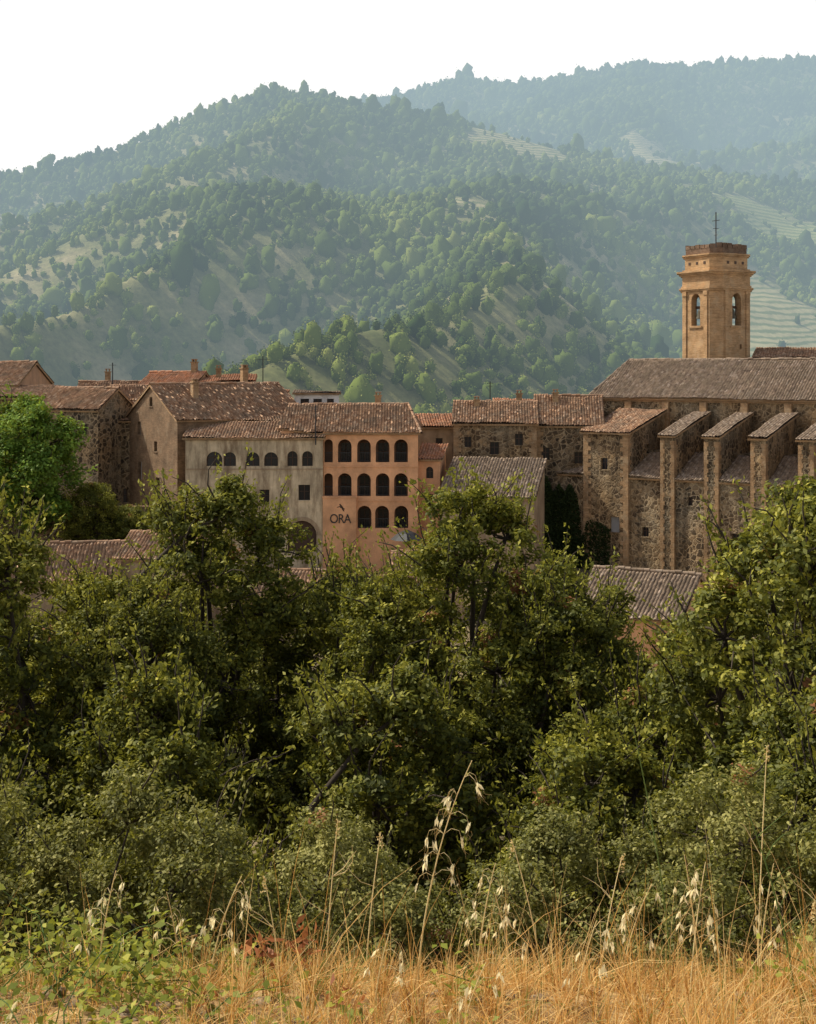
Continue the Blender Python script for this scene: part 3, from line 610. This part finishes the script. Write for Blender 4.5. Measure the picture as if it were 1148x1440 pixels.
# bell tower
tw=bpy.data.objects.new('bell_tower',None); link(tw,ch)
tw.location=Matrix.Rotation(math.radians(35),3,'Z')@Vector((33.2-19.4,138-134,0)); tw.rotation_euler=(0,0,math.radians(-23))
def octo(a,c): return [(-a+c,-a),(a-c,-a),(a,-a+c),(a,a-c),(a-c,a),(-a+c,a),(-a,a-c),(-a,-a+c)]
W=MB();G=MB(); a,c=3.0,1.0; O8=octo(a,c); zb,zt=-4,8.9
for i in range(8):
    p=O8[i];q=O8[(i+1)%8]; wd=math.hypot(q[0]-p[0],q[1]-p[1])
    ops=[(wd/2,4.7,1.3,3.4,True,'open')] if i%2==0 else []
    if i==2: ops.append((wd/2+.6,2.2,.3,.5,False))
    wall(W,G,p,q,[(0,zb),(wd,zb),(wd,zt),(0,zt)],ops,M_tow,th=.8)
def ring(z0,z1,a,c,m=M_tow): W.prism(octo(a,c),z0,z1,m)
ring(4.05,4.3,2.2,.7,M_int); ring(8.6,8.85,2.2,.7,M_int); ring(4.303,8.597,1.25,.3,M_int)  # inner core added to block the view through and keep the openings dark
for rot in range(4):
    Rm=Matrix.Rotation(rot*math.pi/2,2)
    for u in (-1.55,1.55):
        for (zz0,zz1,wd,dp) in ((zb,7.9,.45,.12),(7.903,8.35,.6,.2)):
            pts=[(u-wd/2,-a-dp),(u+wd/2,-a-dp),(u+wd/2,-a-.003),(u-wd/2,-a-.003)]
            W.prism([tuple(Rm@Vector(p)) for p in pts],zz0,zz1,M_tow)
    pts=[(-.95,-a-.14),(.95,-a-.14),(.95,-a-.004),(-.95,-a-.004)]
    W.prism([tuple(Rm@Vector(p)) for p in pts],4.45,4.65,M_tow)
ring(8.36,8.55,3.14,1.0);ring(8.553,8.72,3.26,1.02);ring(8.723,8.95,3.1,1.0);ring(8.953,10.0,2.98,.95)
ring(10.003,10.16,3.12,.98);ring(10.163,10.34,3.28,1.03);ring(10.343,10.52,3.46,1.08)
ring(10.523,10.7,3.0,1.0);ring(10.703,12.0,2.8,1.0);ring(12.003,12.15,2.95,1.05);ring(12.153,12.3,3.05,1.08)
ring(12.303,12.9,2.72,.95,M_par)
rg=random.Random(4); P8=octo(2.72,.95)
for i in range(8):
    p=Vector(P8[i]);q=Vector(P8[(i+1)%8]);n=5 if i%2==0 else 2
    for k in range(n):
        a0=p.lerp(q,(k+.03)/n);a1=p.lerp(q,(k+.9)/n);nn=Vector(((q-p).y,-(q-p).x)).normalized()
        W.prism([tuple(a0+nn*.03),tuple(a1+nn*.03),tuple(a1-nn*.4),tuple(a0-nn*.4)],12.903,13.25+rg.random()*.2,M_par)
for rot in range(4):
    Rm=Matrix.Rotation(rot*math.pi/2,2)
    for u in (-1.1,0,1.1):
        pts=[(u-.16,-2.83),(u+.16,-2.83),(u+.16,-2.8),(u-.16,-2.8)]
        W.prism([tuple(Rm@Vector(p)) for p in pts],11.2,11.5,M_wood)
W.obj('shaft',tw)
if G.v: G.obj('slit_window',tw)
def lathe(name,prof,cx,cy,mat,parent,k=20):
    V=[];F=[]
    for r,z in prof:
        for j in range(k): V.append((cx+r*math.cos(2*math.pi*j/k),cy+r*math.sin(2*math.pi*j/k),z))
    for i in range(len(prof)-1):
        for j in range(k): F.append((i*k+j,i*k+(j+1)%k,(i+1)*k+(j+1)%k,(i+1)*k+j))
    link(bpy.data.objects.new(name,mesh_np(name,V,[(np.array(F),0)],[mat],smooth=True)),parent)
for (cx,cy) in ((0,-2.3),(2.3,0)):
    lathe('bell',[(.5,5.45),(.44,5.65),(.33,5.95),(.30,6.2),(.23,6.4),(.05,6.5)],cx,cy,M_bronze,tw)
    b=MB(); b.box(cx-(.6 if cx==0 else .1),cx+(.6 if cx==0 else .1),cy-(.1 if cx==0 else .6),cy+(.1 if cx==0 else .6),6.5,6.8,M_wood); b.obj('bell_yoke',tw)
cr=MB(); cr.box(-.045,.045,-.045,.045,12.9,17.0,M_iron); cr.box(-.55,.55,-.03,.03,16.05,16.12,M_iron); cr.box(-.03,.03,-.4,.4,15.2,15.25,M_iron)
cr.box(-.3,.3,-.02,.02,14.5,14.54,M_iron); cr.obj('iron_cross',tw)
house('rooftop_loggia_house',36.8,136,-20,6.2,5,-5,1.2,2.3,M_brick,M_tile,front=[(1.5,.1,1.5,.8,False),(4.2,.1,1.6,.8,False)],right=[(2.5,.1,1.2,.8,False)],kind='mono')
def ivy(x0,y0,x1,y1,z0,z1,n,seed):
    rng=np.random.default_rng(seed);t=rng.random(n);u=rng.random(n)
    hgt=.45+.55*vnoise(t*6+seed,t*0+.3)
    z=z0+(z1-z0)*u*hgt; d=np.array([x1-x0,y1-y0,0]);nn=norm(np.array([[d[1],-d[0],0]]))[0]
    C=np.stack([x0+(x1-x0)*t,y0+(y1-y0)*t,z],1)+nn*(rng.random((n,1))*.45)
    L=.2*rng.uniform(.6,1.4,n);V,F=leaf_quads(C,norm(nn+rng.normal(size=(n,3))*.6),L,L*.8,rng)
    A=Acc();A.add(V,F,0,np.repeat(rng.random(n),4)*.9); link(bpy.data.objects.new('ivy_plant',A.mesh('ivy',[M_ivy])))
ivy(10.6,125.2,14,125.9,-19,-8.5,6000,1); ivy(13.8,126.2,17,125.4,-19,-9.5,6500,2); ivy(14.,127.,19.5,123.,-20,-14,5000,5)
ivy(-30,110.5,-22,111,-20,-14,6000,3)
rw=MB(); rw.box(-40,-22,112.5,113,-22,-12.2,M_rub); rw.box(-40.05,-21.95,112.45,113.05,-12.197,-12.0,M_brickd); rw.obj('retaining_wall')
def pole(name,x,y,z0,z1,arms):
    m=MB(); m.box(x-.05,x+.05,y-.05,y+.05,z0,z1,M_iron)
    for (w,z) in arms: m.box(x-w,x+w,y-.02,y+.02,z,z+.04,M_iron)
    m.obj(name)
pole('rooftop_antenna',-8.6,119.2,-7,-3.3,((.3,-3.5),(.22,-3.7),(.16,-3.9)))
pole('utility_pole',-17,150,-18,1.6,((.8,1.2),)); pole('rooftop_antenna',8.4,131,-5,-1.2,((.35,-1.4),(.25,-1.7)))
pole('rooftop_antenna',-33,143,-3,.8,((.4,.5),))
# ---------------------------------------------------------------- foreground grass
def blades(name,n,xr,yr,hr,w,mat,seed,tfun,dens=None,lean=.35):
    rng=np.random.default_rng(seed); x=rng.uniform(*xr,n);y=rng.uniform(*yr,n)
    # gather blades into tufts
    tx=np.round(x/.11+rng.normal(size=n)*.1)*.11; ty=np.round(y/.11)*.11
    j=_P[(np.round(tx/.11).astype(int))%512,(np.round(ty/.11).astype(int))%512]
    x=x*.45+(tx+j*.07)*.55; y=y*.45+(ty+(j*7%1)*.07)*.55
    if dens is not None:
        k=rng.random(n)<dens(x,y)*(.35+.9*j); x=x[k];y=y[k];j=j[k];n=len(x)
    h=rng.uniform(*hr,n)*(.3+1.5*fbm(x*2.2,y*2.2,2)**1.3+.35*j)*(1+.35*np.clip(x,0,1)); z=H(x,y)-.02
    az=rng.uniform(0,2*np.pi,n); le=np.minimum(np.abs(rng.normal(size=n))*lean,1.7)
    d=np.stack([np.cos(az),np.sin(az),0*az],1); s=np.stack([-np.sin(az+1.),np.cos(az+1.),0*az],1)
    Vs=[]
    for t,ww in ((0,1.),(.35,.9),(.7,.6),(1.,.08)):
        c=np.stack([x,y,z],1)+d*(le*h*t**1.5)[:,None]; c[:,2]+=h*t*(1-.42*le*t)
        Vs+= [c-s*w*ww/2,c+s*w*ww/2]
    V=np.stack(Vs,1).reshape(-1,3); b=(np.arange(n)*8)[:,None]
    F=np.concatenate([b+np.array([[0,1,3,2]])+2*i for i in range(3)])
    tt=tfun(x,y,rng); tt=np.where(tt<.95,np.clip(tt*.75+(fbm(x*3,y*3,3)-.35)*.6,0,.85),tt)
    return mesh_np(name,V,[(F,0)],[mat],{'tint':np.repeat(tt,8)})
gd=lambda x,y: np.clip(.5+.5*(x+1.0),.42,1)
me=blades('dry_grass',62000,(-2.6,2.8),(2.6,4.5),(.04,.18),.0036,M_grass,5,lambda x,y,r: np.where(r.random(len(x))<.05+.2*np.clip(-x,0,1),1.,r.random(len(x))),gd,.95)
link(bpy.data.objects.new('dry_grass',me))
me=blades('tall_dry_grass',1500,(-2.6,2.8),(3.0,4.8),(.18,.45),.003,M_grass,6,lambda x,y,r: .3+r.random(len(x))*.6,gd,.6)
link(bpy.data.objects.new('tall_dry_grass',me))
rng=np.random.default_rng(8); A=Acc()
for i in range(115):
    x=rng.uniform(-2.2,-.55) if i<105 else rng.uniform(-.3,1.6); y=rng.uniform(3.2,4.5); 
    z=float(H(np.array([x]),np.array([y]))[0]); hh=rng.uniform(.06,.22)*(1.1 if x<-.8 else .6)
    p0=np.array([x,y,z]);p1=p0+np.array([rng.normal()*.15,rng.normal()*.12,hh]);P=bend(p0,p1,rng,.15,5)
    A.add(*tube(P,np.linspace(.003,.0015,5),4),1,.3)
    m=34;ix=rng.uniform(.2,1,m);C=p0*(1-ix[:,None])+p1*ix[:,None]+rng.normal(size=(m,3))*.045
    L=rng.uniform(.018,.042,m);V,F=leaf_quads(C,norm(rng.normal(size=(m,3))*.5+np.array([0,-.1,.9])),L,L*.65,rng,.2)
    A.add(V,F,0,np.repeat(np.clip(rng.normal(size=m)*.2+.55,0,.92),4))
link(bpy.data.objects.new('bramble_plant',A.mesh('bramble',[M_bram,M_gstem])))
def oats(x,y,h,lx,ly,seed,n=12,name='wild_oat_plant'):
    rng=np.random.default_rng(seed);A=Acc();z=float(H(np.array([x]),np.array([y]))[0])
    t=np.linspace(0,1,12)[:,None]; P=np.array([x,y,z])+np.array([lx,ly,0])*t**1.6+np.array([0,0,h])*(t-.12*t**3*abs(lx)/.2)
    A.add(*tube(P,np.linspace(.0032,.0013,12),5),0,.5)
    for i in range(n):
        k=.5+.5*i/n; q=P[int(k*11)]; side=rng.choice([-1,1]); dv=np.array([side*rng.uniform(.02,.06)*(1.3-k*.6),rng.normal()*.02,rng.uniform(-.005,.02)])
        a=q;b=q+dv;c=b+np.array([side*.006,0,-.02]); A.add(*tube(np.array([a,(a+b)/2+np.array([0,0,.012]),b,c]),[.0009]*4,3),0,.5)
        for j in range(3):
            dr=norm(np.array([side*.15+rng.normal()*.28,rng.normal()*.2,-1.]));L=rng.uniform(.026,.040)
            C=(c+dr*L*.5)[None]; V,F=leaf_quads(C,norm(np.array([[rng.normal()*.6-.3,-.6,rng.normal()*.3+.3]])),L,L*.27,rng,.3,T=dr[None]); A.add(V,F,0,.75+.25*rng.random())
            e=c+dr*L; A.add(*tube(np.array([e,e+dr*.012,e+norm(dr+rng.normal(size=3)*.3)*.03]),[.0006,.0005,.0003],3),0,.3)
    return link(bpy.data.objects.new(name,A.mesh(name,[M_oats])))
for i,a in enumerate([(.03,4.0,.80,.17,0,16),(-.95,3.9,.42,.06,0,9),(-.62,4.0,.38,.10,0,9),(.22,4.1,.42,.06,0,9),(.86,3.9,.42,.07,.1,9),(.70,4.2,.38,.1,0,8),(-1.05,3.4,.22,.04,0,6),(-.1,3.8,.28,.05,0,6),(.35,4.3,.34,-.06,0,7),(1.15,4.2,.45,.05,0,8),(-.78,4.4,.35,-.05,0,6),(.15,3.6,.26,.07,0,6),(1.0,4.4,.5,-.05,0,8),(.5,3.8,.3,.06,0,6)]):
    oats(a[0],a[1],a[2],a[3],a[4],300+i,a[5])
A=Acc();rng=np.random.default_rng(77)
for (x,y,h,lx,m) in ((1.18,3.9,.66,-.17,1),(1.27,3.7,.72,-.06,1),(.95,4.6,.95,-.14,1),(1.12,4.1,.80,.03,0),(-.27,4.2,.56,.04,0),(-.14,4.2,.52,.05,0),(1.3,4.1,.5,.05,0),(1.2,3.6,.4,-.06,0),(.45,4.3,.5,-.1,0),(.6,4.0,.42,.07,0),(-.4,4.,.36,-.05,0)):
    z=float(H(np.array([x]),np.array([y]))[0]);t=np.linspace(0,1,10)[:,None];P=np.array([x,y,z])+np.array([lx,0,0])*t**1.5+np.array([0,0,h])*t
    A.add(*tube(P,np.linspace(.0038 if m else .0024,.0014,10),5),m,.7)
    if m==0:
        for k in range(26):
            q=P[-1]+np.array([0,0,-1])*rng.random()*.05+rng.normal(size=3)*.005; V,F=leaf_quads(q[None],norm(rng.normal(size=(1,3))),.011,.005,rng); A.add(V,F,0,rng.random()*.5)
    for k in range(5 if m else 3):
        tt=rng.uniform(.1,.8);q=P[int(tt*9)];e=q+np.array([rng.choice([-1,1])*rng.uniform(.04,.12),rng.normal()*.03,rng.uniform(.05,.14)])
        A.add(*tube(bend(q,e,rng,.12,4),[.0015,.0013,.001,.0005],4),m,.6)
link(bpy.data.objects.new('tall_meadow_stems',A.mesh('stems',[M_oats,M_gstem])))
A=Acc()
for (x,y,z0,n) in ((-.46,4.,-1.80,26),(-.34,4.1,-1.84,24),(-.6,3.8,-1.9,14),(-.2,3.8,-1.88,14)):
    C=np.array([x,y,z0])+rng.normal(size=(n,3))*np.array([.035,.03,.03]);L=rng.uniform(.03,.06,n)
    V,F=leaf_quads(C,norm(rng.normal(size=(n,3))),L,L*.4,rng,.3);A.add(V,F,0,np.repeat(rng.random(n),4))
    A.add(*tube(np.array([[x,y,z0-.25],[x+.01,y,z0-.1],[x,y,z0+.03]]),[.003,.0025,.001],4),0,.1)
link(bpy.data.objects.new('dead_dock_plant',A.mesh('dead_dock',[M_rust])))
A=Acc()
for i in range(140):
    x=rng.uniform(-1.6,1.8);y=rng.uniform(3.0,4.0);r=rng.uniform(.008,.03);z=float(H(np.array([x]),np.array([y]))[0])
    A.add(ico1*rng.uniform(.75,1.2,(42,1))*r*np.array([1.3,1,.6])+np.array([x,y,z]),ico1F,0)
link(bpy.data.objects.new('pebbles',A.mesh('pebbles',[M_be])))
# ---------------------------------------------------------------- light, sky, camera
EL=50;AZ=-68
d=Vector((math.sin(math.radians(AZ))*math.cos(math.radians(EL)),math.cos(math.radians(AZ))*math.cos(math.radians(EL)),math.sin(math.radians(EL))))
sl=bpy.data.lights.new('sun','SUN'); sl.energy=5.0; sl.angle=math.radians(.5); sl.color=(1,.94,.80)
so=bpy.data.objects.new('sun',sl); so.rotation_euler=d.to_track_quat('Z','Y').to_euler(); so.location=(0,0,50); link(so)
w=bpy.data.worlds.new('World'); scene.world=w; w.use_nodes=True; nt=w.node_tree
bg=nt.nodes['Background']; sk=nt.nodes.new('ShaderNodeTexSky'); sk.sky_type='NISHITA'; sk.sun_disc=False
sk.sun_elevation=math.radians(EL); sk.sun_rotation=math.radians(AZ%360); sk.air_density=1.0; sk.dust_density=5; sk.ozone_density=1.0; sk.altitude=300
# white veil added over the sky, also lifts ambient fill, thickest towards the horizon
tcn=nt.nodes.new('ShaderNodeTexCoord'); sp=nt.nodes.new('ShaderNodeSeparateXYZ'); rp=nt.nodes.new('ShaderNodeValToRGB'); mx=nt.nodes.new('ShaderNodeMix'); mx.data_type='RGBA'
nt.links.new(tcn.outputs['Generated'],sp.inputs[0]); nt.links.new(sp.outputs[2],rp.inputs[0])
rp.color_ramp.elements[0].position=.29; rp.color_ramp.elements[0].color=(.97,.97,.97,1); rp.color_ramp.elements[1].position=.48; rp.color_ramp.elements[1].color=(.0,.0,.0,1)
nt.links.new(rp.outputs[0],mx.inputs[0]); nt.links.new(sk.outputs[0],mx.inputs[6]); mx.inputs[7].default_value=(8.1,8.0,7.8,1)
nt.links.new(mx.outputs[2],bg.inputs[0]); bg.inputs[1].default_value=.135
cam=bpy.data.cameras.new('camera'); cam.sensor_fit='VERTICAL'; cam.sensor_height=24; cam.lens=30; cam.shift_y=-200/1440; cam.clip_start=.1; cam.clip_end=6000
co=bpy.data.objects.new('camera',cam); co.rotation_euler=(math.pi/2,0,0); link(co); scene.camera=co
scene.view_settings.view_transform='Standard'; scene.view_settings.look='None'; scene.view_settings.exposure=0
